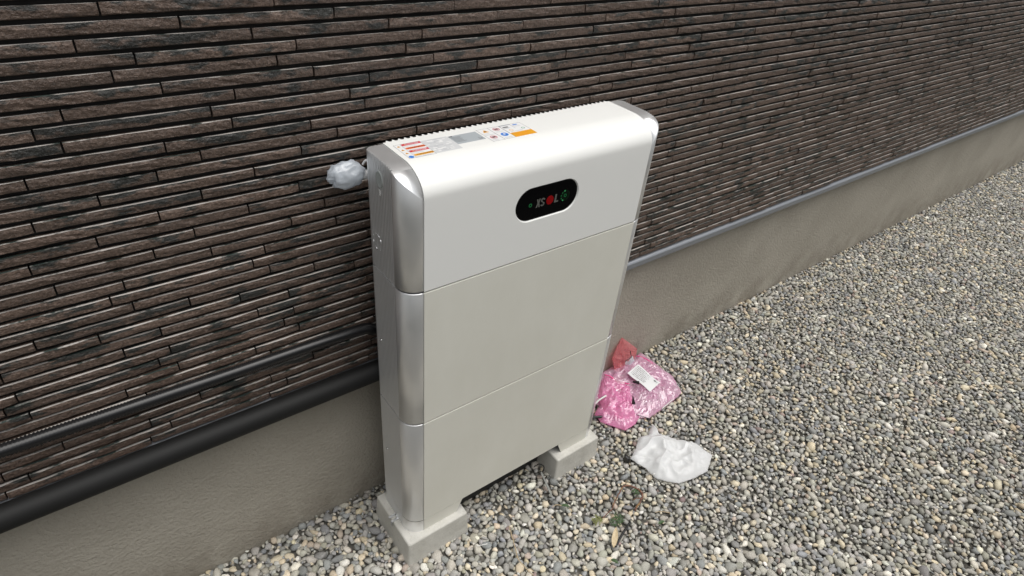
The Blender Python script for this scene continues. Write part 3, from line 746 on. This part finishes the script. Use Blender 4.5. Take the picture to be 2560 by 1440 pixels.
tube_thing('white_stick', [(.757,-.186,-.111),(.737,-.183,-.112)], .0024, m_wcab, 'tiny white plastic stick poking out from under the white bag', 'stick', n=6)
tube_thing('wire_loop', [(.447,.040,-.113),(.462,.036,-.106),(.468,.020,-.105),(.452,.006,-.108),(.438,.010,-.113)], .0014, m_black, 'small black wire loop on gravel under the cabinet edge', 'wire', n=6)
# clip pieces lying on the pink bags
for (p0, p1, L_) in (((.940,.112),(.957,.097),'black plastic clip lying on the pale pink bag'),((.888,.062),(.866,.036),'narrow black plastic clip at the edge of the small pink bag')):
    mb = MB(); a = Vector((*p0,-.068)); b = Vector((*p1,-.069)); t = (b-a).normalized(); s = Vector((-t.y,t.x,0))
    pr = [a+s*.0008, a-s*.0008, b-s*.0058, b+s*.0058]
    mb.add([v+Vector((0,0,.003)) for v in pr]+[v-Vector((0,0,.003)) for v in pr], [(0,1,2,3),(7,6,5,4),(0,1,5,4),(1,2,6,5),(2,3,7,6),(3,0,4,7)])
    lab(mb.build('plastic_clip', m_black), L_, 'clip', 'black clips on the pink bags')
# vine with a leaf tuft
vine = empty('vine', (.60,-.2,-.118), 'curled reddish brown dry vine stem with green tufts on the gravel', 'vine')
P = spline([(.494,-.208,zg-.002),(.537,-.204,zg+.002),(.565,-.190,zg+.006),(.596,-.177,zg+.004),(.622,-.169,zg+.008),(.641,-.177,zg+.004),(.655,-.198,zg+.002),(.650,-.220,zg+.004),(.627,-.231,zg),(.596,-.241,zg-.002)], 5)
P = [p+Vector((rnd.gauss(0,.0008),rnd.gauss(0,.0008),rnd.gauss(0,.0005))) for p in P]
mb = MB(); mb.tube(P, [.0014+.0018*i/(len(P)-1)+rnd.uniform(-.0002,.0003) for i in range(len(P))], 7); mb.tube([(.640,-.226,zg+.002),(.628,-.215,zg),(.617,-.214,zg-.003)], .0014, 6); mb.build('stem', m_vine, vine)
def tuft(cx, cy, n, rad_, m, name, par):
    mb = MB()
    for k in range(n):
        a = rnd.uniform(0,6.28); d = rad_*math.sqrt(rnd.random()); x, y = cx+d*math.cos(a), cy+d*math.sin(a)*.7; z = zg-.004+rnd.uniform(0,.006)
        b = rnd.uniform(0,6.28); L = rnd.uniform(.004,.009); wv = L*.28; t = Vector((math.cos(b),math.sin(b),rnd.uniform(-.2,.5))); s = Vector((-t.y,t.x,rnd.uniform(-.3,.3)))
        p = Vector((x,y,z)); mb.add([p,p+t*L*.5+s*wv,p+t*L,p+t*L*.5-s*wv], [(0,1,2,3)])
    return mb.build(name, m, par, recalc=False)
tuft(.480,-.206,70,.016,m_moss,'moss_tuft',vine); tuft(.530,-.236,110,.022,m_greenl,'leaf_tuft',vine); tuft(.645,-.198,60,.013,m_greenl,'leaf_tuft',vine)
for o in vine.children: o.matrix_parent_inverse = Matrix.Translation(-vine.location)
def leaf(name, base, tip, wd, m, label, cat, z=zg):
    a, b = Vector((*base,z)), Vector((*tip,z)); t = b-a; s = Vector((-t.y,t.x,0)).normalized(); up = []; N = 8
    for i in range(N+1):
        u = i/N; wv = wd*math.sin(math.pi*min(1,u**.8))**.8+.0004; c = a.lerp(b,u)+Vector((0,0,.004*math.sin(u*3.1)))
        up.append([c+s*wv+Vector((0,0,.0022)), c, c-s*wv*.85+Vector((0,0,.0026))])
    mb = MB(); mb.strip(up,0,True); mb.strip([[p-Vector((0,0,.0006)) for p in r] for r in up],0,True)
    return lab(mb.build(name, m, None, recalc=False), label, cat)
leaf('dry_leaf', (.459,-.293), (.510,-.252), .0085, m_leaf, 'long pale dry leaf beside the straight black cable offcut', 'leaf')
leaf('green_leaf', (.425,-.112), (.443,-.131), .005, m_greenl, 'small dark green leaf fragment right of the dry straw bit', 'leaf')
leaf('green_leaf', (.428,-.314), (.438,-.334), .0055, m_greenl, 'dark green leaf fragment near the lower edge of the photo', 'leaf')
leaf('green_leaf', (.618,-.312), (.640,-.317), .0048, m_greenl, 'green leaf fragment at the right edge, right of the black cable offcut', 'leaf')
tube_thing('dry_straw', [(.260,-.082,zg),(.237,-.142,zg+.002),(.222,-.178,zg+.003),(.229,-.232,zg)], .0014, m_straw, 'long thin dry straw on gravel, right of the left concrete block', 'straw', n=6, jit=.0006)
tube_thing('dry_straw', [(.399,-.102,zg),(.413,-.104,zg+.004),(.428,-.115,zg)], .0012, m_straw, 'short curved yellow straw bit on gravel below the cabinet', 'straw', n=6)
tube_thing('dry_straw', [(.905,-.020,zg),(.890,-.035,zg+.002),(.880,-.045,-.100)], .0012, m_straw, 'short dry straw at the pointed tip of the white bag', 'straw', n=6)
tube_thing('dry_straw', [(.640,-.280,zg),(.658,-.290,zg+.002),(.675,-.306,zg)], .0010, m_straw, 'thin reddish straw on gravel right of the vine', 'straw', n=6)
mb = MB(); a, b = Vector((.450,.010,zg)), Vector((.424,-.070,zg+.001)); rows = []
for i in range(9):
    u = i/8; cpt = a.lerp(b,u); wv = .0036+.002*noise.noise(Vector((u*5,0,0))); hh = .0028+.001*noise.noise(Vector((u*6,2,0)))
    rows.append([cpt+Vector((wv,.3*wv,0)), cpt+Vector((.3*wv,.1*wv,hh)), cpt+Vector((-wv,-.3*wv,hh*.6)), cpt+Vector((-wv*.8,-.3*wv,-hh)), cpt+Vector((wv*.8,.2*wv,-hh))])
m_stone = mat('stone_grey', (.27,.275,.26), .8)
mb.strip(rows,0,False,True); mb.add(rows[0],[(0,1,2,3,4)]); mb.add(rows[-1],[(0,1,2,3,4)])
lab(mb.build('stone_sliver', m_stone), 'long grey stone sliver in front of the right concrete block', 'stone')
m, _, c = film([(.722,-.078),(.728,-.094),(.716,-.108),(.703,-.104),(.706,-.086)], -.117, .016, 21, 50, 120, nr=6)
lab(m.build('black_scrap', m_black), 'crumpled black scrap left of the white bag', 'scrap')
